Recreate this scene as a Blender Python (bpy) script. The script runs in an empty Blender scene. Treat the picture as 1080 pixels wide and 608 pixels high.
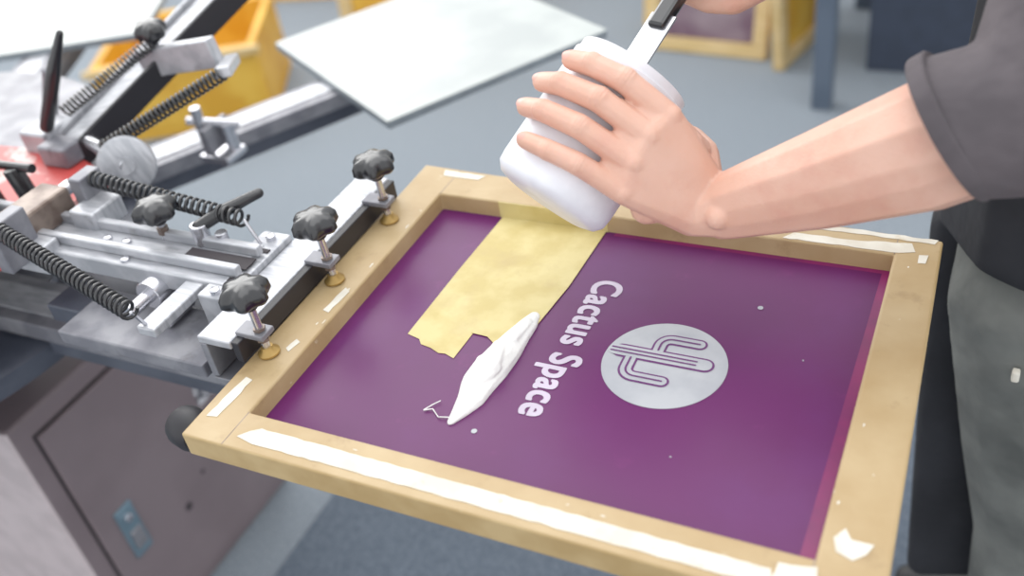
import bpy, bmesh, math, random
from mathutils import Vector, Matrix
random.seed(4)
scene=bpy.context.scene
scene.view_settings.view_transform='Standard'
scene.view_settings.look='None'
scene.view_settings.gamma=1.13
scene.view_settings.exposure=.13

def lin(c):
    c=c/255.0
    return c/12.92 if c<=.04045 else ((c+.055)/1.055)**2.4
def col(rgb): return (lin(rgb[0]),lin(rgb[1]),lin(rgb[2]),1)

def mat(name,rgb,rough=.5,metal=0,rgb2=None,scale=20,thr=(.4,.6),bump=0,bscale=80,coat=0,sss=0,detail=4,stretch=None,fleck=None,bdist=.004,spec=.5):
    """fleck=[(rgb, scale, lo, hi, amount)]: extra layers of worn patches"""
    m=bpy.data.materials.new(name); m.use_nodes=True
    nt=m.node_tree; b=nt.nodes['Principled BSDF']
    b.inputs['Roughness'].default_value=rough
    b.inputs['Metallic'].default_value=metal
    b.inputs['Specular IOR Level'].default_value=spec
    b.inputs['Coat Weight'].default_value=coat
    b.inputs['Coat Roughness'].default_value=.15
    tc=nt.nodes.new('ShaderNodeTexCoord')
    mp=nt.nodes.new('ShaderNodeMapping'); nt.links.new(tc.outputs['Object'],mp.inputs[0])
    if stretch: mp.inputs['Scale'].default_value=stretch
    n=nt.nodes.new('ShaderNodeTexNoise'); n.inputs['Scale'].default_value=scale; n.inputs['Detail'].default_value=detail
    nt.links.new(mp.outputs[0],n.inputs['Vector'])
    r=nt.nodes.new('ShaderNodeValToRGB')
    r.color_ramp.elements[0].position=thr[0]; r.color_ramp.elements[1].position=thr[1]
    r.color_ramp.elements[0].color=col(rgb)
    r.color_ramp.elements[1].color=col(rgb2 if rgb2 else [min(255,c*1.06+2) for c in rgb])
    nt.links.new(n.outputs['Fac'],r.inputs[0]); out=r.outputs[0]
    for fl in (fleck or []):
        n3=nt.nodes.new('ShaderNodeTexNoise'); n3.inputs['Scale'].default_value=fl[1]; n3.inputs['Detail'].default_value=5; n3.inputs['Roughness'].default_value=.6
        nt.links.new(mp.outputs[0],n3.inputs['Vector'])
        mr=nt.nodes.new('ShaderNodeMapRange'); mr.inputs[1].default_value=fl[2]; mr.inputs[2].default_value=fl[3]; mr.inputs[4].default_value=fl[4] if len(fl)>4 else 1
        nt.links.new(n3.outputs['Fac'],mr.inputs[0])
        mx=nt.nodes.new('ShaderNodeMix'); mx.data_type='RGBA'
        nt.links.new(mr.outputs[0],mx.inputs[0]); nt.links.new(out,mx.inputs[6]); mx.inputs[7].default_value=col(fl[0])
        out=mx.outputs[2]
    nt.links.new(out,b.inputs['Base Color'])
    if sss:
        b.inputs['Subsurface Weight'].default_value=sss
        b.inputs['Subsurface Radius'].default_value=(.01,.004,.002)
        b.inputs['Subsurface Scale'].default_value=1
    if bump:
        n2=nt.nodes.new('ShaderNodeTexNoise'); n2.inputs['Scale'].default_value=bscale; n2.inputs['Detail'].default_value=3
        nt.links.new(tc.outputs['Object'],n2.inputs['Vector'])
        bp=nt.nodes.new('ShaderNodeBump'); bp.inputs['Strength'].default_value=bump; bp.inputs['Distance'].default_value=bdist
        nt.links.new(n2.outputs['Fac'],bp.inputs['Height']); nt.links.new(bp.outputs[0],b.inputs['Normal'])
    return m

M={}
M['carpet']=mat('carpet_blue_grey',(116,125,135),.95,rgb2=(138,147,155),scale=160,bump=.6,bscale=400)
M['carpetshade']=mat('floor_shade_blue_grey',(74,84,97),.95,rgb2=(94,104,117),scale=180,bump=.7,bscale=420)  # carpet tone darkened to carry the shade under the press
M['wall']=mat('wall_paint',(225,225,222),.9)
M['frame']=mat('frame_ochre_paint',(170,142,98),.5,rgb2=(186,161,120),scale=14,thr=(.35,.7),bump=.2,bscale=60,
   fleck=[((210,198,170),48,.69,.75,.75),((138,110,72),26,.60,.74,.55)])
M['frameside']=mat('frame_side_paint',(168,139,90),.55,rgb2=(184,157,110),scale=18,fleck=[((206,194,164),50,.69,.75,.6)])
M['papertape']=mat('white_paper_tape',(212,204,188),.7,rgb2=(226,221,208),scale=30,fleck=[((196,176,138),40,.6,.7,.6)])
M['yellowtape']=mat('yellow_masking_tape',(190,170,104),.55,rgb2=(204,187,126),scale=25,bump=.25,bscale=70,fleck=[((170,144,100),16,.55,.75,.45)])
M['mesh']=mat('purple_emulsion_mesh',(82,13,78),.42,rgb2=(91,18,86),scale=7,thr=(.3,.75),bump=.03,bscale=900,coat=.04,spec=.32,
   fleck=[((114,34,102),22,.62,.76,.5),((94,36,102),6,.5,.8,.6)])
M['magenta']=mat('magenta_emulsion_edge',(126,16,88),.4,rgb2=(108,18,82),scale=20)
M['lav']=mat('open_mesh_lavender',(158,161,168),.5,rgb2=(172,175,180),scale=20)
M['textm']=mat('open_mesh_text',(184,172,190),.5)
M['logo']=mat('logo_purple_line',(88,30,94),.4)
M['ink']=mat('white_plastisol_ink',(226,225,222),.35,coat=.2,bump=.55,bscale=70)
M['alu']=mat('brushed_aluminium',(164,166,172),.42,.45,rgb2=(190,191,196),scale=30,stretch=(1,6,1),fleck=[((104,96,92),35,.62,.72,.5)])
M['steel']=mat('dull_steel_grey',(114,114,122),.45,.35,rgb2=(138,138,144),scale=25,fleck=[((80,76,80),30,.6,.72,.5)])
M['chrome']=mat('chrome_fastener',(196,196,202),.2,.85)
M['darkmetal']=mat('dark_slate_metal',(62,66,78),.45,.2,rgb2=(76,80,92),scale=15)
M['black']=mat('black_plastic',(20,20,24),.28,coat=.3)
M['blackrub']=mat('black_rubber_strip',(24,22,28),.5)
M['brass']=mat('brass_foot',(160,128,70),.4,.6)
M['red']=mat('red_painted_head',(188,64,60),.45,rgb2=(214,182,176),scale=24,thr=(.58,.66))
M['pallet']=mat('pallet_grey_laminate',(168,173,172),.4,rgb2=(182,187,184),scale=8)
M['palletedge']=mat('pallet_edge_aluminium',(130,138,144),.4,.3)
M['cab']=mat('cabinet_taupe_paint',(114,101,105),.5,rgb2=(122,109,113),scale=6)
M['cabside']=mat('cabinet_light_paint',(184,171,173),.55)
M['seam']=mat('door_seam_dark',(44,38,42),.7)
M['label']=mat('latch_blue_grey',(112,136,150),.35,.4)
M['sticker']=mat('sticker_white_print',(64,64,72),.5,rgb2=(200,200,205),scale=60,thr=(.47,.53))
M['yellow']=mat('yellow_crate_paint',(208,152,36),.5,rgb2=(224,176,62),scale=6)
M['wood']=mat('pale_wood',(196,166,108),.55,rgb2=(212,184,132),scale=8,stretch=(1,1,8))
M['purplecloth']=mat('dusty_purple_mesh',(100,74,90),.7,rgb2=(134,116,124),scale=5)
M['greymesh']=mat('grey_screen_mesh',(136,126,128),.7)
M['jar']=mat('white_jar_plastic',(221,221,228),.4,coat=.15)
M['skin']=mat('skin',(212,160,138),.5,rgb2=(222,176,156),scale=16,thr=(.3,.7),sss=.10,bump=.30,bscale=420,bdist=.0012,fleck=[((203,138,120),24,.5,.7,.45)])
M['nail']=mat('fingernail',(214,156,142),.4)
M['shirt']=mat('grey_tshirt_cloth',(72,66,70),.9,rgb2=(84,77,81),scale=10,bump=.9,bscale=14,bdist=.014)
M['apron']=mat('black_apron_cloth',(20,21,27),.9,rgb2=(30,31,37),scale=8,bump=.6,bscale=14,bdist=.012)
M['jeans']=mat('grey_denim',(78,80,78),.9,rgb2=(116,118,114),scale=9,thr=(.35,.7),bump=.8,bscale=12,bdist=.014)
M['shoe']=mat('black_shoe',(30,30,32),.6)
M['hair']=mat('dark_hair',(32,24,20),.6,bump=.6,bscale=90)
M['eye']=mat('eye_white',(240,238,235),.2)
M['iris']=mat('eye_dark',(40,28,22),.2)
M['lip']=mat('lip',(190,110,105),.45)
M['bluegrey']=mat('blue_grey_table_paint',(74,86,102),.5,rgb2=(84,96,112),scale=6)
M['navy']=mat('dark_navy_panel',(44,52,68),.55)
M['hinge']=mat('bronze_clevis',(106,90,82),.4,.5,rgb2=(140,125,115),scale=40)

def G(name,loc=(0,0,0)):
    e=bpy.data.objects.new(name,None); scene.collection.objects.link(e); e.location=loc; e.empty_display_size=.1
    return e
def add(me,name,m,parent=None,smooth=False):
    o=bpy.data.objects.new(name,me); scene.collection.objects.link(o)
    if m is not None and not me.materials: me.materials.append(M[m])
    if smooth:
        for p in me.polygons: p.use_smooth=True
    if parent: o.parent=parent; o.matrix_parent_inverse=Matrix.Translation(-Vector(parent.location))
    return o
def bevelmod(o,w,seg=2):
    md=o.modifiers.new('bev','BEVEL'); md.width=w; md.segments=seg; md.limit_method='ANGLE'; md.angle_limit=math.radians(35)
def box(name,lo,hi,m,parent=None,bev=.002,rotz=0,piv=None):
    bm=bmesh.new(); bmesh.ops.create_cube(bm,size=1)
    for v in bm.verts:
        v.co=Vector([lo[i]+(v.co[i]+.5)*(hi[i]-lo[i]) for i in range(3)])
    if rotz:
        c=Vector(piv) if piv else (Vector(lo)+Vector(hi))/2
        bmesh.ops.rotate(bm,verts=bm.verts,cent=c,matrix=Matrix.Rotation(rotz,3,'Z'))
    me=bpy.data.meshes.new(name); bm.to_mesh(me); bm.free()
    o=add(me,name,m,parent)
    if bev: bevelmod(o,bev)
    return o
def basis(d,up=Vector((0,0,1))):
    z=Vector(d).normalized()
    if abs(z.dot(up))>.98: up=Vector((0,1,0))
    x=up.cross(z).normalized(); y=z.cross(x)
    return Matrix((x,y,z)).transposed()
def beam(name,p1,p2,w,h,m,parent=None,bev=.002):
    p1=Vector(p1);p2=Vector(p2); L=(p2-p1).length; R=basis(p2-p1)
    bm=bmesh.new(); bmesh.ops.create_cube(bm,size=1)
    for v in bm.verts:
        c=Vector((v.co.x*w,v.co.y*h,(v.co.z+.5)*L)); v.co=p1+R@c
    me=bpy.data.meshes.new(name); bm.to_mesh(me); bm.free()
    o=add(me,name,m,parent); 
    if bev: bevelmod(o,bev)
    return o
def lathe(name,p,d,prof,m,parent=None,n=32,lob=0,la=0,smooth=True):
    p=Vector(p);R=basis(d); bm=bmesh.new(); rings=[]
    for r,z in prof:
        ring=[]
        for i in range(n):
            a=2*math.pi*i/n; rr=r*(1+la*math.cos(lob*a)) if lob else r
            ring.append(bm.verts.new(p+R@Vector((rr*math.cos(a),rr*math.sin(a),z))))
        rings.append(ring)
    for a,b in zip(rings,rings[1:]):
        for i in range(n):
            bm.faces.new((a[i],a[(i+1)%n],b[(i+1)%n],b[i]))
    if prof[0][0]>1e-5: bm.faces.new(list(reversed(rings[0])))
    if prof[-1][0]>1e-5: bm.faces.new(rings[-1])
    bmesh.ops.remove_doubles(bm,verts=bm.verts,dist=1e-6)
    bmesh.ops.recalc_face_normals(bm,faces=bm.faces)
    me=bpy.data.meshes.new(name); bm.to_mesh(me); bm.free()
    o=add(me,name,m,parent,smooth)
    if smooth:
        md=o.modifiers.new('es','EDGE_SPLIT'); md.split_angle=math.radians(40)
    return o
def cyl(name,p1,p2,r,m,parent=None,r2=None,ch=.001):
    L=(Vector(p2)-Vector(p1)).length; r2=r if r2 is None else r2
    return lathe(name,p1,Vector(p2)-Vector(p1),[(r-ch,0),(r,ch),(r2,L-ch),(r2-ch,L)],m,parent)
def ev(o):
    dg=bpy.context.evaluated_depsgraph_get(); dg.update()
    me=bpy.data.meshes.new_from_object(o.evaluated_get(dg)); return me
def tube(name,pts,r,m,parent=None,cyc=False):
    cu=bpy.data.curves.new(name,'CURVE'); cu.dimensions='3D'; cu.bevel_depth=r; cu.bevel_resolution=2; cu.use_fill_caps=True
    sp=cu.splines.new('POLY'); sp.points.add(len(pts)-1)
    for i,p in enumerate(pts): sp.points[i].co=(*p,1)
    sp.use_cyclic_u=cyc
    t=bpy.data.objects.new(name+'_c',cu); scene.collection.objects.link(t)
    me=ev(t); bpy.data.objects.remove(t); me.materials.clear()
    return add(me,name,m,parent,True)
def spring(name,p1,p2,R,turns,r,parent,m='black'):
    p1=Vector(p1);p2=Vector(p2);B=basis(p2-p1);L=(p2-p1).length
    pts=[]; N=int(turns*12)
    for i in range(N+1):
        t=i/N; a=2*math.pi*turns*t
        pts.append(p1+B@Vector((R*math.cos(a),R*math.sin(a),L*t)))
    tube(name,pts,r,m,parent)
def poly(name,pts,z,m,parent=None,th=.0004):
    bm=bmesh.new()
    vs=[bm.verts.new((x,y,z)) for x,y in pts]; f=bm.faces.new(vs)
    if th:
        r=bmesh.ops.extrude_face_region(bm,geom=[f])
        for v in [g for g in r['geom'] if isinstance(g,bmesh.types.BMVert)]: v.co.z+=th
        bmesh.ops.recalc_face_normals(bm,faces=bm.faces)
    else:
        bm.normal_update()
        if f.normal.z<0: f.normal_flip()
    me=bpy.data.meshes.new(name); bm.to_mesh(me); bm.free()
    return add(me,name,m,parent)
def organic(name,hulls,m,parent=None,voxel=.004,it=4,zs=None,fr=(),post=None):
    allv=[];allf=[]
    def hull(cos):
        bm=bmesh.new()
        for c in cos: bm.verts.new(c)
        bmesh.ops.convex_hull(bm,input=bm.verts)
        bmesh.ops.delete(bm,geom=[v for v in bm.verts if not v.link_faces],context='VERTS')
        bmesh.ops.recalc_face_normals(bm,faces=bm.faces)
        bm.verts.index_update(); o=len(allv)
        for v in bm.verts: allv.append(tuple(v.co))
        for f in bm.faces: allf.append([v.index+o for v in f.verts])
        bm.free()
    t=bmesh.new(); bmesh.ops.create_icosphere(t,subdivisions=2,radius=1); ico=[v.co.copy() for v in t.verts]; t.free()
    for h in hulls:
        cos=[]
        for s in h:
            p=Vector(s[0]); r=s[1]
            if hasattr(r,'__len__'): cos+= [p+Vector((c.x*r[0],c.y*r[1],c.z*r[2])) for c in ico]
            else: cos+=[p+c*r for c in ico]
        hull(cos)
    for f_ in fr:
        p1,r1,p2,r2=f_[:4]
        B=basis(Vector(p2)-Vector(p1)); B1=basis(f_[4]) if len(f_)>4 else B; cos=[]
        for p,r,b_ in ((p1,r1,B1),(p2,r2,B)):
            for i in range(24):
                a=i*math.pi/12; cos.append(Vector(p)+b_@Vector((r*math.cos(a),r*math.sin(a),0)))
        hull(cos)
    me=bpy.data.meshes.new(name); me.from_pydata(allv,[],allf)
    o=bpy.data.objects.new('tmp',me); scene.collection.objects.link(o)
    md=o.modifiers.new('r','REMESH'); md.mode='VOXEL'; md.voxel_size=voxel
    if it:
        s=o.modifiers.new('s','SMOOTH'); s.iterations=it; s.factor=.5
    me2=ev(o); bpy.data.objects.remove(o); me2.materials.clear()
    if zs:
        z0,k=zs
        for v in me2.vertices: v.co.z=z0+(v.co.z-z0)*k
    if post:
        for v in me2.vertices: post(v)
    return add(me2,name,m,parent,True)
def chain(pts): return [[pts[i],pts[i+1]] for i in range(len(pts)-1)]

# ---------------------------------------------------------------- camera
cd=bpy.data.cameras.new('camera'); cam=bpy.data.objects.new('camera',cd); scene.collection.objects.link(cam)
e1=Vector((.900,.1546,-.4075)).normalized(); e2=Vector((.415,-.597,.687)); e2=(e2-e1*e1.dot(e2)).normalized(); nn=-e1.cross(e2)
X=Vector((e1.x,e2.x,-nn.x)); Y=-Vector((e1.y,e2.y,-nn.y)); Z=-Vector((e1.z,e2.z,-nn.z))
R=Matrix((X,Y,Z)).transposed().to_4x4(); R.translation=Vector((0,0,1.59)); cam.matrix_world=R
cd.sensor_width=36; cd.lens=34.77; cd.clip_start=.02
cd.dof.use_dof=True; cd.dof.focus_distance=.98; cd.dof.aperture_fstop=2.6
scene.camera=cam

# ---------------------------------------------------------------- room
box('floor',(-7,-3,-.05),(4,6,0),'carpet',bev=0)
box('floor_shade_patch',(-1.15,.2,0),(.35,1.7,.008),'carpetshade',bev=.003)  # added thin dark slab, painted shade on the floor around the press
box('wall_back',(-7,6,-.05),(4,6.1,3),'wall',bev=0)
box('wall_left',(-7.1,-3,-.05),(-7,6,3),'wall',bev=0)

# ---------------------------------------------------------------- screen frame
ZT=.972; ZB=.944; MZ=.950
sf=G('screen_printing_frame',(-.325,.66,ZB))
ix0,ix1,iy0,iy1=-.584,-.064,.468,.855
def ringframe():
    bm=bmesh.new()
    oc=[(-.632,.424),(-.012,.426),(-.022,.888),(-.636,.914)]
    ic=[(ix0,iy0),(ix1,iy0),(ix1,iy1),(ix0,iy1)]
    mk=lambda c,z:[bm.verts.new((x,y,z)) for x,y in c]
    ot=mk(oc,ZT);it=mk(ic,ZT);ob=mk(oc,ZB);ib=mk(ic,ZB)
    for i in range(4):
        j=(i+1)%4
        bm.faces.new((ot[i],ot[j],it[j],it[i]));bm.faces.new((ob[j],ob[i],ib[i],ib[j]))
        g=bm.faces.new((ob[i],ob[j],ot[j],ot[i])); g.material_index=1
        g=bm.faces.new((it[i],it[j],ib[j],ib[i])); g.material_index=0
    me=bpy.data.meshes.new('rails'); bm.to_mesh(me); bm.free()
    me.materials.append(M['frame']);me.materials.append(M['frameside'])
    o=add(me,'rails',None,sf); bevelmod(o,.0025,3)
ringframe()
box('stretched_mesh',(ix0-.001,iy0-.001,MZ-.002),(ix1+.001,iy1+.001,MZ),'mesh',sf,bev=0)
for i,(a,b) in enumerate((((-.584,.468),(-.584,.425)),((-.064,.468),(-.064,.427)),((-.064,.855),(-.064,.889)),((-.584,.855),(-.584,.911)))):
    a=Vector(a);b=Vector(b)
    poly('rail_joint_%d'%i,[(a.x-.0005,a.y),(a.x+.0005,a.y),(b.x+.0005,b.y),(b.x-.0005,b.y)],ZT+.0001,'hinge',sf,0)
z=MZ+.0001
poly('magenta_edge_right',[(ix1-.014,iy0),(ix1,iy0),(ix1,iy1),(ix1-.009,iy1)],z,'magenta',sf,0)
poly('magenta_edge_near',[(-.34,iy0),(ix1-.014,iy0),(ix1-.014,iy0+.012),(-.34,iy0+.004)],z,'magenta',sf,0)
poly('magenta_edge_far',[(-.36,iy1-.006),(ix1-.009,iy1-.006),(ix1-.009,iy1),(-.36,iy1)],z,'magenta',sf,0)
for i,(x,y,r) in enumerate([(-.175,.765,.0028),(-.378,.527,.0028),(-.12,.7,.0008),(-.2,.55,.0008)]):
    lathe('pinhole_%d'%i,(x,y,z),(0,0,1),[(r,0),(r,.0005)],'lav',sf,12)
poly('masking_tape_1',[(-.502,.855),(-.4365,.855),(-.437,.75),(-.441,.65),(-.443,.611),(-.4545,.615),(-.462,.614),(-.474,.619),(-.486,.621),(-.492,.628),(-.508,.632),(-.506,.75)],z+.0003,'yellowtape',sf)
poly('masking_tape_2',[(-.439,.855),(-.371,.855),(-.374,.75),(-.384,.658),(-.392,.664),(-.399,.655),(-.408,.648),(-.414,.643),(-.424,.650),(-.443,.651)],z+.0009,'yellowtape',sf)
poly('masking_tape_wall',[(-.505,iy1+.0002),(-.369,iy1+.0002),(-.369,iy1-.0008),(-.505,iy1-.0008)],MZ,'yellowtape',sf,.022)
rr=random.Random(8)
def ragged(pts,amp=.0012,step=.008):
    out=[]
    for i in range(len(pts)):
        a=Vector(pts[i]);b=Vector(pts[(i+1)%len(pts)]);n=max(1,int((b-a).length/step))
        for k in range(n):
            q=a.lerp(b,k/n); out.append((q.x+rr.uniform(-amp,amp),q.y+rr.uniform(-amp,amp)))
    return out
def rt(nm,pts,dz=0.0002,amp=.0010): poly(nm,ragged(pts,amp),ZT+dz,'papertape',sf,.0005)
rt('paper_tape_near',[(-.575,.437),(-.555,.434),(-.10,.4335),(-.088,.437),(-.092,.449),(-.3,.4505),(-.558,.4525),(-.567,.447)],amp=.0006)
rt('paper_tape_far_left',[(-.60,.893),(-.55,.894),(-.545,.904),(-.603,.905)])
rt('paper_tape_far_right',[(-.17,.882),(-.03,.880),(-.026,.887),(-.172,.890)])
rt('paper_tape_corner',[(-.175,.8575),(-.06,.857),(-.045,.862),(-.05,.876),(-.10,.8695),(-.165,.868)])
rt('paper_patch_left_1',[(-.622,.45),(-.610,.452),(-.609,.505),(-.618,.508)])
rt('paper_patch_left_2',[(-.600,.62),(-.592,.618),(-.590,.655),(-.597,.660)])
rt('paper_patch_left_3',[(-.604,.555),(-.598,.552),(-.595,.568),(-.6,.572)])
rt('paper_patch_right_1',[(-.052,.480),(-.040,.474),(-.030,.483),(-.029,.494),(-.042,.492),(-.050,.5),(-.055,.49)],amp=.002)
rt('paper_patch_right_2',[(-.09,.44),(-.062,.438),(-.060,.460),(-.088,.456)],amp=.002)
rt('paper_patch_right_3',[(-.042,.845),(-.034,.846),(-.033,.860),(-.041,.858)])
for i in range(14):
    s=rr.choice('nlr'); 
    if s=='n': x=rr.uniform(-.57,-.07); y=rr.uniform(.455,.466)
    elif s=='l': x=rr.uniform(-.628,-.588); y=rr.uniform(.45,.87)
    else: x=rr.uniform(-.06,-.022); y=rr.uniform(.48,.88)
    w=rr.uniform(.001,.005);h=rr.uniform(.0005,.0014)
    if s in 'lr': w,h=h,w
    poly('paint_fleck_%d'%i,[(x+w*math.cos(t)*rr.uniform(.6,1),y+h*math.sin(t)*rr.uniform(.6,1)) for t in [k*math.pi/5 for k in range(10)]],ZT+.0002,'papertape',sf,0)
# logo
lathe('logo_disc',(-.241,.660,z),(0,0,1),[(.0595,0),(.0595,.0004)],'lav',sf,72)
cnt=[0]
def stroke(nm,pts,hw,zz,m):
    for i,(a,b) in enumerate(zip(pts,pts[1:])):
        a=Vector(a);b=Vector(b);d=(b-a).normalized()
        ppts=[]; an=math.atan2(d.y,d.x)
        for k in range(11):
            t=an+math.pi/2+math.pi*k/10; ppts.append((a.x+hw*math.cos(t),a.y+hw*math.sin(t)))
        for k in range(11):
            t=an-math.pi/2+math.pi*k/10; ppts.append((b.x+hw*math.cos(t),b.y+hw*math.sin(t)))
        cnt[0]+=1
        poly('%s_%d'%(nm,i),ppts,zz+cnt[0]*.000012,m,sf,0)
def arcp(c,r,a0,a1,n=5): return [(c[0]+r*math.cos(math.radians(a0+(a1-a0)*i/n)),c[1]+r*math.sin(math.radians(a0+(a1-a0)*i/n))) for i in range(n+1)]
trunk=[(-.286,.668),(-.204,.668)]
trunkf=[(-.2925,.668),(-.204,.668)]
up=[(-.252,.670),(-.252,.682)]+arcp((-.242,.685),.010,180,90)+[(-.216,.695)]
dn=[(-.274,.668)]+arcp((-.264,.646),.010,180,270)+[(-.236,.636)]
for nm,p,w in (('cactus_arm_a',up,.0074),('cactus_arm_b',dn,.0074),('cactus_trunk',trunk,.0094)): stroke(nm+'_outline',p,w,z+.0006,'logo')
for nm,p,w in (('cactus_arm_a',up,.0072),('cactus_arm_b',dn,.0072),('cactus_trunk',trunkf,.0092)): stroke(nm+'_fill',p,w-.0020,z+.0007,'lav')
up2=[(-.252,.677),(-.252,.682)]+arcp((-.242,.685),.010,180,90)+[(-.216,.695)]
dn2=[(-.274,.660)]+arcp((-.264,.646),.010,180,270)+[(-.236,.636)]
stroke('cactus_rib_a',up2,.0010,z+.0009,'logo'); stroke('cactus_rib_b',dn2,.0010,z+.0009,'logo')
stroke('cactus_rib_c',[(-.296,.6705),(-.212,.6705)],.0009,z+.0009,'logo'); stroke('cactus_rib_d',[(-.296,.6655),(-.212,.6655)],.0009,z+.0009,'logo')
# text
cu=bpy.data.curves.new('t','FONT'); cu.body='Cactus Space'; cu.size=1; cu.space_character=1.08
t=bpy.data.objects.new('t',cu); scene.collection.objects.link(t); base=ev(t); bpy.data.objects.remove(t); base.materials.clear()
xs=[v.co.x for v in base.vertices]; x0,x1=min(xs),max(xs); L=.207; k=L/(x1-x0)
hk=.0325/.72
bm=bmesh.new(); q=0; bo=.0012
for dx,dy in ((0,0),(bo,0),(-bo,0),(0,bo),(0,-bo),(bo*.8,bo*.8),(-bo*.8,bo*.8),(bo*.8,-bo*.8),(-bo*.8,-bo*.8)):
    me=base.copy()
    for v in me.vertices:
        lx=(v.co.x-x0)*k; ly=v.co.y*hk
        v.co=(-.349+ly+dx,.7675-lx+dy,z+.0004+q*.00001)
    q+=1; bm.from_mesh(me)
me=bpy.data.meshes.new('lettering'); bm.to_mesh(me); bm.free()
add(me,'lettering',"textm",sf)
lathe('corner_bumper',(-.668,.455,.945),(1,-.25,0),[(.012,-.004),(.019,0),(.021,.006),(.021,.022),(.017,.028)],'blackrub',sf)

# ink
ink=G('white_ink_blob',(-.4,.6,MZ))
sp=[((-.390,.692,.951),.0065),((-.391,.676,.951),.0110),((-.394,.655,.951),.0140),((-.396,.630,.951),.0180),((-.399,.605,.951),.0198),((-.401,.585,.951),.0185),((-.399,.565,.951),.0145),((-.401,.548,.951),.0095),((-.404,.530,.951),.0035)]
lump=[[((-.391,.675,.958),.007),((-.394,.645,.964),.009)],[((-.400,.632,.964),.0085),((-.396,.60,.969),.0115)],[((-.392,.60,.966),.009),((-.402,.575,.962),.010)],[((-.398,.57,.961),.007),((-.401,.552,.956),.005)],[((-.410,.612,.958),.007),((-.405,.59,.960),.008)]]
organic('ink_mass',chain(sp)+lump,'ink',ink,.0012,7,zs=(.951,.64))
tube('ink_strand_1',[(-.404,.535,.9525),(-.418,.532,.952),(-.428,.540,.952),(-.436,.536,.952)],.0006,'ink',ink)
tube('ink_strand_2',[(-.436,.536,.952),(-.431,.545,.952),(-.426,.552,.952)],.0005,'ink',ink)

# ---------------------------------------------------------------- press
press=G('screen_printing_press',(-1.5,.66,0))
HC=(-1.5,.66)
lathe('base_disc',(HC[0],HC[1],.762),(0,0,1),[(.375,0),(.388,.006),(.388,.036),(.378,.044),(.30,.044),(.295,.050),(0,.050)],'darkmetal',press,72)
cyl('column',(HC[0],HC[1],.612),(HC[0],HC[1],.96),.11,'darkmetal',press)
lathe('head_disc',(HC[0],HC[1],.945),(0,0,1),[(.40,0),(.405,.003),(.405,.018),(.40,.020),(0,.020)],'steel',press,48)
poly('red_head_plate',[(-1.045,.60),(-1.045,.775),(-1.16,.815),(-1.30,.805),(-1.72,.81),(-1.85,.66),(-1.72,.52),(-1.30,.51),(-1.12,.52)],.965,'red',press,.024)
cyl('head_boss',(HC[0],HC[1],.985),(HC[0],HC[1],1.08),.09,'steel',press)
def station(ang,w,l,r0,idx):
    a=math.radians(ang); d=Vector((math.cos(a),math.sin(a),0)); s=Vector((-d.y,d.x,0)); c=Vector((HC[0],HC[1],0))
    beam('pallet_arm_%d'%idx,c+d*.14+Vector((0,0,.826)),c+d*(r0+l*.6)+Vector((0,0,.826)),.085,.028,'steel',press)
    beam('pallet_arm_web_%d'%idx,c+d*.39+Vector((0,0,.800)),c+d*(r0+l*.6)+Vector((0,0,.800)),.075,.03,'darkmetal',press)
    beam('pallet_arm_groove_%d'%idx,c+d*.14+Vector((0,0,.841)),c+d*(r0+.01)+Vector((0,0,.841)),.045,.003,'alu',press,0)
    bm=bmesh.new()
    vs=[bm.verts.new(c+d*x+s*y+Vector((0,0,.841))) for x,y in ((r0,-w/2),(r0+l,-w/2),(r0+l,w/2),(r0,w/2))]
    f=bm.faces.new(vs); r=bmesh.ops.extrude_face_region(bm,geom=[f])
    top=[g for g in r['geom'] if isinstance(g,bmesh.types.BMVert)]
    for v in top: v.co.z+=.016
    bmesh.ops.recalc_face_normals(bm,faces=bm.faces)
    for f in bm.faces: f.material_index=0 if f.normal.z>.5 else 1
    me=bpy.data.meshes.new('p'); bm.to_mesh(me); bm.free(); me.materials.append(M['pallet']); me.materials.append(M['palletedge'])
    o=add(me,'pallet_%d'%idx,None,press); bevelmod(o,.003)
station(0,.30,.42,.92,1)
station(58.5,.485,.46,.775,2)
station(118,.46,.46,.775,3)
station(178,.46,.46,.775,4)
station(238,.46,.46,.775,5)
tc=(-1.13,1.06)
box('toggle_base',(tc[0]-.03,tc[1]-.025,.842),(tc[0]+.03,tc[1]+.025,.854),'chrome',press)
cyl('toggle_post_1',(tc[0]-.018,tc[1]-.01,.852),(tc[0]-.018,tc[1]-.01,.935),.009,'chrome',press)
cyl('toggle_post_2',(tc[0]+.018,tc[1]+.01,.852),(tc[0]+.018,tc[1]+.01,.90),.011,'chrome',press)
cyl('toggle_cross',(tc[0]-.035,tc[1]-.02,.915),(tc[0]+.035,tc[1]+.02,.895),.007,'chrome',press)
box('toggle_plate',(tc[0]-.006,tc[1]-.03,.86),(tc[0]+.004,tc[1]+.03,.905),'steel',press)

def knob(nm,base,top,parent,R=.024,foot=True):
    bx=Vector(base);tp=Vector(top);d=(tp-bx)
    cyl(nm+'_stem',base,top,.0042,'chrome',parent)
    for i in range(3): 
        q=bx+d*(.25+.1*i); lathe(nm+'_nut_%d'%i,q,d,[(.0065,0),(.0065,.003)],'hinge',parent,6,smooth=False)
    if foot: lathe(nm+'_foot',base,d,[(.0115,0),(.0115,.002),(.007,.006),(.006,.009)],'brass',parent,24)
    lathe(nm+'_collar',tp-d.normalized()*.010,d,[(.007,0),(.0095,.003),(.0095,.011)],'blackrub',parent)
    lathe(nm+'_head',tp,d,[(R*.45,-.003),(R*.86,0),(R,.004),(R*.98,.012),(R*.8,.018),(R*.45,.0205),(0,.021)],'black',parent,60,6,.11)
cl=G('frame_clamp_bar',(-.65,.68,.96))
box('channel_top',(-.682,.522,.990),(-.640,.836,.999),'alu',cl,.0015)
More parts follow.
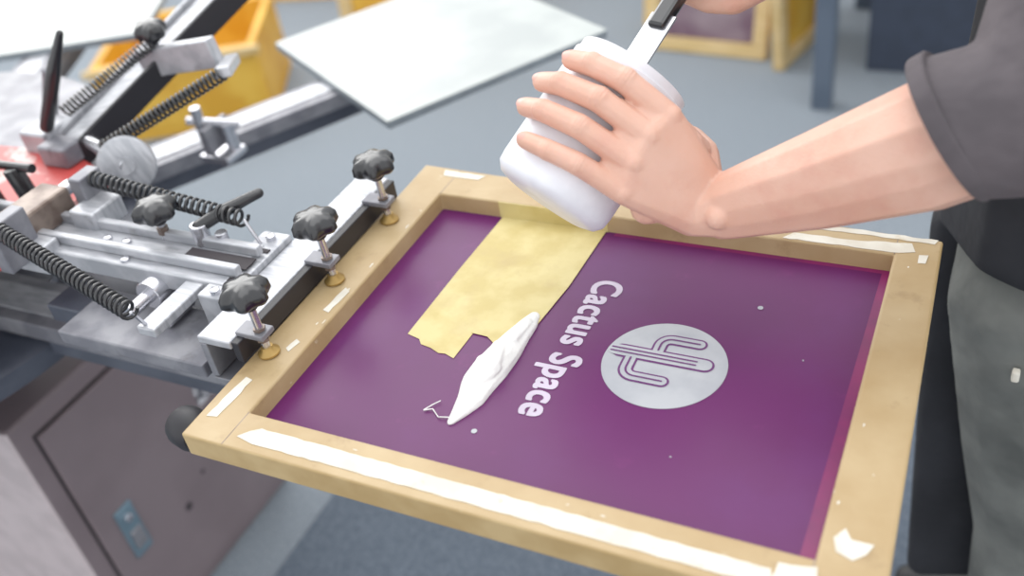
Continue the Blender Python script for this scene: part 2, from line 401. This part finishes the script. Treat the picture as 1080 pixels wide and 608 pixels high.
box('channel_back',(-.682,.522,.946),(-.673,.836,.990),'steel',cl,.001)
box('channel_bottom',(-.682,.522,.936),(-.638,.836,.9435),'steel',cl,.001)
box('rubber_jaw',(-.640,.524,.974),(-.631,.834,.998),'blackrub',cl,.001)
for i,y in enumerate((.545,.668,.788)):
    knob('clamp_knob_%d'%i,(-.616,y,ZT+.001),(-.619,y,1.040),cl)
    box('knob_lug_%d'%i,(-.642,y-.010,.9965),(-.608,y+.010,1.0025),'steel',cl,.001)
arm=G('print_head_arm',(-.9,.63,1.0))
box('arm_body',(-1.20,.592,.985),(-.70,.668,1.008),'alu',arm)
box('arm_rib_1',(-1.15,.606,1.008),(-.69,.616,1.020),'alu',arm)
box('arm_rib_2',(-1.15,.644,1.008),(-.69,.654,1.020),'alu',arm)
box('arm_slot',(-.78,.620,1.008),(-.69,.640,1.0095),'seam',arm,0)
box('arm_fork',(-.72,.572,.965),(-.683,.694,1.006),'alu',arm)
box('fork_slot_1',(-.716,.60,1.006),(-.687,.606,1.0075),'seam',arm,0)
box('fork_slot_2',(-.716,.655,1.006),(-.687,.661,1.0075),'seam',arm,0)
box('lower_carriage',(-.90,.520,.940),(-.69,.60,.958),'steel',arm)
box('lower_carriage_plate',(-.98,.57,.915),(-.74,.66,.940),'darkmetal',arm)
box('cross_bar',(-.752,.512,.993),(-.728,.63,1.004),'alu',arm)
cyl('micro_adjuster',(-.80,.575,.985),(-.80,.625,.985),.017,'chrome',arm)
cyl('micro_adjuster_pin',(-.80,.545,.985),(-.80,.58,.985),.008,'chrome',arm)
cyl('micro_adjuster_2',(-.772,.56,.970),(-.772,.60,.970),.012,'chrome',arm)
knob('arm_knob',(-.825,.648,1.008),(-.825,.648,1.040),arm,foot=False)
lv=[((-.772,.652,1.030),.008),((-.758,.672,1.036),.0085),((-.735,.702,1.042),.0065),((-.728,.712,1.043),.006)]
organic('cam_lever',chain(lv),'black',arm,.0012,2)
cyl('lever_pivot',(-.772,.652,1.008),(-.772,.652,1.034),.010,'chrome',arm)
cyl('lever_pivot_2',(-.745,.655,1.008),(-.745,.655,1.026),.007,'chrome',arm)
for i,(x,y) in enumerate(((-.90,.63),(-.87,.63),(-.845,.60),(-.70,.58),(-.70,.68))):
    lathe('cap_screw_%d'%i,(x,y,1.006),(0,0,1),[(.0055,0),(.0055,.005),(.004,.006)],'chrome',arm,16)
box('clevis_block',(-1.03,.59,1.008),(-.985,.67,1.045),'hinge',arm,.004)
cyl('clevis_pin',(-1.008,.57,1.03),(-1.008,.69,1.03),.009,'chrome',arm)
box('clevis_block_2',(-.965,.64,1.0),(-.925,.69,1.03),'alu',arm,.003)
box('clevis_block_3',(-1.03,.575,.985),(-.95,.605,1.02),'alu',arm,.003)
for i,(x,y) in enumerate([(-1.10,.63),(-1.13,.665),(-1.08,.68)]):
    cyl('head_bolt_%d'%i,(x,y,1.0),(x-.01,y,1.05),.012,'black',arm)
    cyl('head_bolt_arm_%d'%i,(x-.05,y+.01,1.045),(x+.03,y,1.055),.006,'black',arm)
spring('return_spring_1',(-.955,.684,1.05),(-.722,.672,1.035),.0085,26,.0020,arm)
spring('return_spring_2',(-.975,.560,1.055),(-.735,.502,1.035),.0085,30,.0020,arm)
cyl('spring_hook_1',(-.722,.672,1.035),(-.705,.668,1.006),.002,'chrome',arm)
cyl('spring_hook_2',(-.735,.502,1.035),(-.745,.52,1.0),.002,'chrome',arm)
box('spring_anchor_1',(-.975,.665,1.0),(-.955,.70,1.058),'steel',arm)
box('spring_anchor_2',(-.995,.55,1.0),(-.975,.60,1.062),'steel',arm)
arm2=G('print_head_arm',(-1.05,.95,1.06))
A0=Vector((-1.16,.80,.985));A1=Vector((-.90,1.25,1.24)); dd=(A1-A0).normalized(); sd=dd.cross(Vector((0,0,1))).normalized()
beam('arm_body',A0,A1,.05,.022,'alu',arm2)
beam('arm_side_1',A0+sd*.034,A1+sd*.034,.008,.036,'blackrub',arm2)
beam('arm_side_2',A0-sd*.034,A1-sd*.034,.008,.036,'alu',arm2)
box('pivot_block',(-1.165,.772,.989),(-1.115,.81,1.020),'steel',arm2,.004)
lathe('pivot_disc',(-1.00,.775,1.012),(.6,-.75,.3),[(.034,0),(.037,.003),(.037,.010),(.033,.013),(.012,.013),(.012,.018),(0,.018)],'alu',arm2,40)
cyl('pivot_axle',(-1.12,.82,1.01),(-.99,.765,1.015),.010,'chrome',arm2)
spring('lift_spring_1',(-1.035,.775,1.03),(-.885,.875,1.10),.0085,28,.0020,arm2)
spring('lift_spring_2',(-1.14,.82,1.05),(-1.045,.925,1.11),.0085,24,.0020,arm2)
beam('spring_arm_1',(-.885,.875,1.10),(-.955,.97,1.07),.02,.014,'alu',arm2)
beam('link_plate',(-1.08,.93,1.075),(-.94,.93,1.10),.018,.04,'alu',arm2)
knob('arm2_knob',(-1.055,.94,1.07),(-1.05,.935,1.115),arm2,.021,False)
organic('gas_strut',chain([((-1.175,.81,1.03),.010),((-1.13,.825,1.11),.010),((-1.10,.835,1.16),.005)]),'black',arm2,.002,1)
beam('strut_rail',(-1.30,.90,.965),(-1.20,.87,1.08),.014,.022,'steel',arm2)
box('strut_block',(-1.23,.80,.965),(-1.18,.86,1.02),'alu',arm2,.004)

# ---------------------------------------------------------------- cabinet
cb=G('press_base_cabinet',(-1.6,.82,0))
def cabbody():
    bm=bmesh.new(); bmesh.ops.create_cube(bm,size=1)
    lo=(-1.86,.583,0);hi=(-1.28,1.06,.61)
    for v in bm.verts: v.co=Vector([lo[i]+(v.co[i]+.5)*(hi[i]-lo[i]) for i in range(3)])
    bm.normal_update()
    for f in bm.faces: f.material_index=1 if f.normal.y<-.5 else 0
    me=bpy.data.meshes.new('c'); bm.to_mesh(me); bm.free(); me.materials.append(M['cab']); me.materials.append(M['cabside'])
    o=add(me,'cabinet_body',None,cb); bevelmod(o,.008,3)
cabbody()
box('door_seam',(-1.281,.618,.03),(-1.2785,1.036,.572),'seam',cb,0)
box('door_panel',(-1.281,.623,.035),(-1.270,1.031,.567),'cab',cb,.003)
box('latch_plate',(-1.271,.660,.215),(-1.264,.700,.335),'label',cb,.003)
box('latch_paddle',(-1.265,.667,.235),(-1.258,.693,.28),'steel',cb,.004)
cyl('latch_key',(-1.265,.68,.31),(-1.257,.68,.31),.008,'chrome',cb)
box('sticker',(-1.2705,.915,.36),(-1.2690,.985,.47),'sticker',cb,0)
lathe('knockout_hole',(-1.271,.80,.20),(1,0,0),[(.009,0),(.009,.0015)],'seam',cb,20)
lathe('knockout_hole_2',(-1.271,.86,.235),(1,0,0),[(.005,0),(.005,.0015)],'seam',cb,12)

# ---------------------------------------------------------------- background
yc=G('yellow_storage_crate',(-2.75,2.6,0))
def rb(nm,x0,y0,x1,y1,z0,z1,m,par,rot=0,piv=None): return box(nm,(x0,y0,z0),(x1,y1,z1),m,par,.006,rot,piv)
pv=(-2.75,2.6,0)
rb('crate_bottom',-3.05,2.35,-2.45,2.85,0.0,.03,'yellow',yc,.5,pv)
rb('crate_side_1',-3.05,2.35,-2.45,2.38,.03,.30,'yellow',yc,.5,pv)
rb('crate_side_2',-3.05,2.82,-2.45,2.85,.03,.30,'yellow',yc,.5,pv)
rb('crate_side_3',-3.05,2.38,-3.02,2.82,.03,.30,'yellow',yc,.5,pv)
rb('crate_side_4',-2.48,2.38,-2.45,2.82,.03,.30,'yellow',yc,.5,pv)
rb('crate_lip',-3.07,2.33,-2.43,2.35,.27,.30,'wood',yc,.5,pv)
def leaning(nm,c,ang,w,h,lean,mf,mm,t=.04):
    g=G(nm,c); R=Matrix.Rotation(ang,4,'Z')@Matrix.Rotation(lean,4,'X'); 
    def pc(n,lo,hi,m):
        o=box(n,lo,hi,m,None,.004)
        for v in o.data.vertices: v.co=Vector(c)+R@v.co
        o.parent=g; o.matrix_parent_inverse=Matrix.Translation(-Vector(c))
    pc('rail_bottom',(-w/2,-t/2,0),(w/2,t/2,.05),mf); pc('rail_top',(-w/2,-t/2,h-.05),(w/2,t/2,h),mf)
    pc('rail_left',(-w/2,-t/2,.05),(-w/2+.05,t/2,h-.05),mf); pc('rail_right',(w/2-.05,-t/2,.05),(w/2,t/2,h-.05),mf)
    pc('mesh_panel',(-w/2+.05,-.004,.05),(w/2-.05,.004,h-.05),mm)
leaning('stored_screen_frame',(-2.05,3.05,0.0),.35,.55,.8,-.2,'wood','yellow')
leaning('stored_screen_frame',(-2.10,3.75,0.0),.4,.9,.8,-.2,'wood','yellow')
leaning('stored_screen_frame',(-3.0,3.6,0.0),.2,.7,.75,-.2,'yellow','greymesh')
leaning('stored_screen_frame',(-.97,3.28,0.0),-.10,.46,.6,-.25,'wood','purplecloth')
leaning('stored_screen_frame',(-1.02,3.50,0.0),.0,.5,.65,-.25,'yellow','greymesh')
leaning('stored_screen_frame',(-.64,3.36,0.0),1.35,.38,.6,-.06,'wood','yellow')
wt=G('work_table',(.1,3.3,0))
box('leg_1',(-.52,2.92,0),(-.46,2.98,.9),'bluegrey',wt,.004)
box('leg_2',(.74,2.92,0),(.80,2.98,.9),'bluegrey',wt,.004)
box('leg_3',(-.52,3.72,0),(-.46,3.78,.9),'bluegrey',wt,.004)
box('leg_4',(.74,3.72,0),(.80,3.78,.9),'bluegrey',wt,.004)
box('table_top',(-.56,2.88,.9),(.84,3.82,.94),'bluegrey',wt,.004)
box('lower_cupboard',(-.40,3.22,.0),(.74,3.76,.88),'navy',wt,.004)
box('floor_cable_cover',(-1.25,2.33,0),(-.35,2.37,.02),'darkmetal',None,.008,-.06)

# ---------------------------------------------------------------- jar
ja=Vector((.377,.727,.573)).normalized(); jc=Vector((.424,-.686,.590)); jc=(jc-ja*ja.dot(jc)).normalized(); jb=ja.cross(jc)
JC=Vector((-.34,.775,1.126))
def J(a,b,c): return JC+ja*a+jb*b+jc*c
jar=G('ink_jar',tuple(JC))
lathe('jar_body',JC-ja*.082,ja,[(0,0),(.044,0),(.054,.003),(.0600,.010),(.0610,.02),(.0610,.122),(.059,.130),(.0605,.134),(.0605,.140),(.058,.142),(.058,.150),(.0545,.150),(.0545,.12),(.0545,.03),(0,.03)],'jar',jar,64)
lathe('ink_inside',JC+ja*.020,ja,[(.0542,0),(.0542,.003),(0,.004)],'ink',jar,40)

# ---------------------------------------------------------------- spatula
RH=Vector((-.285,.958,1.228))
spa=G('ink_spatula',tuple(RH))
s0=J(.035,-.004,-.012)
beam('spatula_blade',s0,s0+(RH-s0)*.60,.030,.003,'chrome',spa,.001)
beam('spatula_handle',s0+(RH-s0)*.50,RH+(RH-s0)*.45,.020,.014,'black',spa,.004)

# ---------------------------------------------------------------- person
person=G('person',(.12,1.08,0))
wr=J(-.006,.128,.032); el=Vector((.030,.765,1.184)); shL=Vector((.075,.92,1.385)); shR=Vector((.13,1.31,1.41))
hulls=[]
mcp={'i':J(.036,.048,.071),'m':J(.011,.042,.0765),'r':J(-.016,.044,.074),'p':J(-.041,.052,.066)}
def pol(a,th,r): th=math.radians(th); return J(a,r*math.sin(th),r*math.cos(th))
fing={
 'i':[(mcp['i'],.0130),(pol(.040,-2,.0755),.0120),(pol(.038,-29,.0725),.0111),(pol(.035,-49,.0708),.0097)],
 'm':[(mcp['m'],.0132),(pol(.013,-9,.0765),.0122),(pol(.010,-42,.0727),.0113),(pol(.007,-68,.0708),.0098)],
 'r':[(mcp['r'],.0129),(pol(-.016,-9,.0755),.0118),(pol(-.019,-42,.0722),.0109),(pol(-.021,-67,.0706),.0095)],
 'p':[(mcp['p'],.0120),(pol(-.044,4,.0735),.0108),(pol(-.048,-20,.0712),.0099),(pol(-.050,-43,.0697),.0086)]}
for k_ in fing:
    hulls+=chain(fing[k_])
    for j_ in (1,2): hulls.append([(fing[k_][j_][0]+(fing[k_][j_][0]-JC).normalized()*.0014,fing[k_][j_][1]+.0001)])
for a_,b_ in ('im','mr','rp'):
    pa=mcp[a_].lerp(fing[a_][1][0],.38); pb=mcp[b_].lerp(fing[b_][1][0],.38)
    hulls.append([(mcp[a_],.010),(mcp[b_],.010),(pa-jc*.003,.0088),(pb-jc*.003,.0088)])
wi=J(.010,.118,.036); wp=J(-.018,.120,.032)
wtop=J(-.002,.112,.050)
for k_ in fing:
    hulls.append([(mcp[k_]+jc*.0022,.0124 if k_!='p' else .0114)])
    # extensor tendon running back to the wrist
    wq=J((mcp[k_]-JC).dot(ja)*.22-.002,.108,.0505)
    hulls.append([(mcp[k_]+jc*.0085,.0050),(wq,.0040)])
hulls.append([(mcp['i'],.0125),(mcp['m'],.0128),(wi,.019),(wp,.018)])
hulls.append([(mcp['m'],.0128),(mcp['r'],.0125),(wi,.018),(wp,.019)])
hulls.append([(mcp['r'],.0125),(mcp['p'],.0120),(wp,.020),(wi,.017)])
hulls.append([(J(.03,.078,.045),.016),(J(-.036,.080,.040),.017),(J(0,.11,.030),.020)])
th=[(J(.016,.112,.026),.018),(J(.040,.098,.010),.0155),(J(.052,.084,-.016),.0125),(J(.054,.066,-.040),.0110),(J(.052,.052,-.054),.0090)]
hulls+=chain(th)
hulls.append([(mcp['i'],.010),(th[1][0],.012),(J(.03,.085,.04),.014)])
ax=(el-wr)
hulls.append([(wi,.020),(wp,.020),(wr+ax*.07+Vector((0,0,.006)),.0235),(wr+ax*.07-Vector((0,0,.010)),.0235)])
# ulna head at the wrist
hulls.append([(wr+ax*.06+jc*.014-ja*.014,.0125)])
fa=[(wr+ax*.07+Vector((0,0,.006)),.0245),(wr+ax*.07-Vector((0,0,.011)),.0245)]
fb=[(wr+ax*.38+Vector((0,.0,.006)),.036),(wr+ax*.38-Vector((0,0,.014)),.035)]
fc=[(wr+ax*.72+Vector((0,.0,.010)),.046),(wr+ax*.72-Vector((0,0,.012)),.045)]
hulls+=[fa+fb,fb+fc,fc+[(el,.047)],[(el,.046),(shL,.055)]]
joints=[]
for k_ in fing:
    for j_,am in ((1,.00075),(2,.00055)):
        p_=fing[k_][j_][0]; d_=(fing[k_][j_+1][0]-fing[k_][j_-1][0]).normalized(); ra=(p_-JC); ra=(ra-ja*ra.dot(ja)).normalized()
        joints.append((p_,d_,ra,am,fing[k_][j_][1]))
def crease(v):
    c=v.co
    if c.x>-.24: return
    for p_,d_,ra,am,r_ in joints:
        w_=c-p_
        if w_.length>r_*1.6: continue
        o_=w_.dot(ra)
        if o_<r_*.25: continue
        t_=w_.dot(d_); s_=0
        for q_ in (-.0030,0,.0030): s_+=math.exp(-((t_-q_)/.0009)**2)
        v.co=v.co-ra*am*s_*min(1,(o_/r_-.25)*2)
hl=organic('left_arm_and_hand',hulls,'skin',person,.0013,11,post=crease)
def nail(nm,tipc,prev,outd,par,s=1,r=.0095):
    d=(tipc-prev).normalized(); o=outd.normalized(); o=(o-d*o.dot(d)).normalized(); sd=d.cross(o)
    B=Matrix((sd,d,o)).transposed(); bm=bmesh.new(); bmesh.ops.create_icosphere(bm,subdivisions=3,radius=1)
    for v in bm.verts:
        q=Vector((v.co.x*.0054*s,v.co.y*.0064*s,v.co.z*.0012)); q.z-= (q.x**2)/(2*r)
        v.co=tipc+o*(r-.0012)-d*.0005+B@q
    me=bpy.data.meshes.new(nm); bm.to_mesh(me); bm.free(); add(me,nm,'nail',par,True)
for k_ in fing:
    t=fing[k_][3][0]; a=(t-JC).dot(ja); nail('nail_'+k_,t,fing[k_][2][0],t-(JC+ja*a),person,1.0 if k_!='p' else .88,fing[k_][3][1])
# right hand gripping spatula
hd=(RH-s0).normalized()
elR=Vector((-.03,1.22,1.42))
toarm=(elR-RH).normalized(); toarm=(toarm-hd*toarm.dot(hd)).normalized(); sid=hd.cross(toarm)
if sid.x>0: sid=-sid
def H(a,u,v): return RH+hd*a+toarm*u+sid*v
hr=[];kn=[]
for i,(a,r,l) in enumerate(((-.030,.0088,.9),(-.010,.0094,1),(.011,.0094,1.0),(.031,.0086,.92))):
    m_=H(a,.045,.030); p_=H(a,-.004*l,.030); q_=H(a,-.022*l,.010); t_=H(a,-.012,-.012)
    kn.append(m_); hr+=chain([(m_,r+.0025),(p_,r+.0008),(q_,r),(t_,r-.001)])
wR=H(.020,.112,.018)
hr.append([(kn[0],.013),(kn[1],.013),(kn[2],.013),(kn[3],.012),(wR,.024)])
hr.append([(H(-.02,.04,.0),.014),(H(.03,.04,0),.014),(wR,.024)])
hr+=chain([(H(-.010,.09,.0),.018),(H(-.030,.05,-.018),.015),(H(-.032,.018,-.024),.012),(H(-.030,-.008,-.020),.0098)])
axr=elR-wR
hr+=chain([(wR,.025),(wR+axr*.35,.033),(wR+axr*.75,.042),(elR,.044)])+[[(elR,.044),(shR,.055)]]
organic('right_arm_and_hand',hr,'skin',person,.003,4)
# shirt
cx=.10;cyy=1.09
tor=[[((cx,cyy,.98),(.115,.155,.06)),((cx+.005,cyy,1.15),(.12,.165,.08))],
     [((cx+.005,cyy,1.15),(.12,.165,.08)),((cx,cyy,1.30),(.12,.185,.08))],
     [((cx,cyy,1.30),(.12,.185,.08)),(shL+Vector((.01,.03,-.0)),.062),(shR+Vector((.0,-.05,0)),.062),((cx-.005,cyy,1.42),(.06,.07,.04))]]
hem=Vector((-.028,.757,1.170)); 
fdir=(el-wr).normalized()
F=Vector((-.4075,.687,-.601)).normalized()
hdir=Matrix.Rotation(math.radians(14),3,-F)@fdir
sl=[[(el+fdir*.005+Vector((0,0,.004)),.063),(shL,.072)],[(shL,.072),((cx,cyy-.05,1.33),.09)],
    [(elR,.058),(shR,.072)],[(shR,.072),((cx,cyy+.05,1.33),.09)]]
organic('tshirt',tor+sl,'shirt',person,.004,4,fr=[(hem,.0625,el+fdir*.005,.064,hdir),(wR+axr*.72,.056,elR,.058)])
lathe('sleeve_hem_band',hem-hdir*.001,hdir,[(.055,0),(.0632,0),(.0642,.002),(.0642,.013),(.0628,.0145),(.055,.0145)],'shirt',person,40)
ap=[[((cx-.012,cyy,1.22),(.12,.165,.02)),((cx-.012,cyy,1.05),(.128,.172,.03))],
    [((cx-.012,cyy,1.05),(.128,.172,.03)),((cx-.006,cyy,.90),(.135,.180,.03))],
    [((cx+.05,cyy-.09,.95),.095),((cx+.07,cyy-.10,.84),.09)],
    [((-.015,1.06,.88),.03),((-.015,1.21,.88),.03),((.03,1.06,.88),.03),((.010,1.02,.30),.02),((.010,1.21,.30),.02),((.07,1.04,.30),.02)]]
organic('apron',ap,'apron',person,.006,4)
lg=[[((cx+.0,cyy,.93),(.115,.16,.05)),((cx-.008,cyy-.085,.83),(.108,.098,.06)),((cx,cyy+.085,.83),(.105,.095,.06))]]
for s in (-1,1):
    y=cyy+s*.095
    lg+=[[((cx-.010,y,.84),(.108,.09,.06)),((cx+.01,y,.62),.084)],[((cx+.01,y,.62),.084),((cx+.03,y,.46),.068)],
         [((cx+.03,y,.46),.068),((cx+.04,y,.30),.068)],[((cx+.04,y,.30),.068),((cx+.06,y,.09),.062)]]
organic('jeans',lg,'jeans',person,.008,4)
for s in (-1,1):
    y=cyy+s*.095
    organic('shoe_%s'%('l' if s<0 else 'r'),[[((cx+.08,y,.055),.043),((cx-.02,y,.045),.034),((cx-.10,y,.038),.027)]],'shoe',person,.006,3)
box('pocket_tag',(cx-.035,cyy-.190,.79),(cx-.027,cyy-.180,.804),'papertape',person,.002)
hc=Vector((cx-.075,cyy,1.555))
hh=[[((cx-.005,cyy,1.42),.055),(hc+Vector((.03,0,-.06)),.052)],
    [(hc+Vector((.012,0,.035)),(.092,.075,.08)),(hc+Vector((-.03,0,-.075)),(.035,.035,.03))],
    [(hc+Vector((.012,0,.035)),(.092,.075,.08)),(hc+Vector((.0,0,-.05)),(.06,.06,.04))],
    [(hc+Vector((-.075,0,.01)),.012),(hc+Vector((-.098,0,-.022)),.012)],
    [(hc+Vector((-.07,-.012,-.025)),.012),(hc+Vector((-.07,.012,-.025)),.012),(hc+Vector((-.092,0,-.024)),.010)],
    [(hc+Vector((.01,-.078,.0)),(.018,.008,.028)),(hc+Vector((.005,-.076,-.02)),(.010,.008,.010))],
    [(hc+Vector((.01,.078,.0)),(.018,.008,.028)),(hc+Vector((.005,.076,-.02)),(.010,.008,.010))]]
organic('head_and_neck',hh,'skin',person,.004,4)
for s in (-1,1):
    lathe('eye_%d'%s,hc+Vector((-.070,.030*s,.008)),(-1,0,0),[(.013,0),(.011,.006),(.006,.010),(0,.0115)],'eye',person,20)
    lathe('pupil_%d'%s,hc+Vector((-.0795,.030*s,.008)),(-1,0,0),[(.006,0),(.004,.002),(0,.003)],'iris',person,16)
    organic('eyebrow_%d'%s,[[(hc+Vector((-.078,.018*s,.030)),.0035),(hc+Vector((-.070,.045*s,.030)),.003)]],'hair',person,.0015,1)
organic('mouth',[[(hc+Vector((-.075,-.020,-.055)),.005),(hc+Vector((-.082,0,-.054)),.006),(hc+Vector((-.075,.020,-.055)),.005)]],'lip',person,.0015,2)
organic('hair',[[(hc+Vector((.022,0,.050)),(.095,.083,.08)),(hc+Vector((.05,0,-.02)),(.062,.076,.04))],[(hc+Vector((-.045,0,.10)),(.035,.055,.022)),(hc+Vector((.02,0,.06)),(.08,.08,.07))]],'hair',person,.006,2)

# ---------------------------------------------------------------- light
w=bpy.data.worlds.new('world'); scene.world=w; w.use_nodes=True
bg=w.node_tree.nodes['Background']; bg.inputs[0].default_value=(.95,.975,1,1); bg.inputs[1].default_value=1.27
def area(nm,loc,tgt,size,power,c=(1,1,1)):
    l=bpy.data.lights.new(nm,'AREA'); l.energy=power; l.size=size; l.color=c
    o=bpy.data.objects.new(nm,l); scene.collection.objects.link(o); o.location=loc
    o.rotation_euler=(Vector(tgt)-Vector(loc)).to_track_quat('-Z','Y').to_euler(); return o
area('window_light',(-3.8,3.2,2.9),(-.5,.7,.9),3.2,112,(1,.99,.97))
area('ceiling_light',(-.6,1.4,3.3),(-.5,.8,.9),2.4,28,(1,1,1))
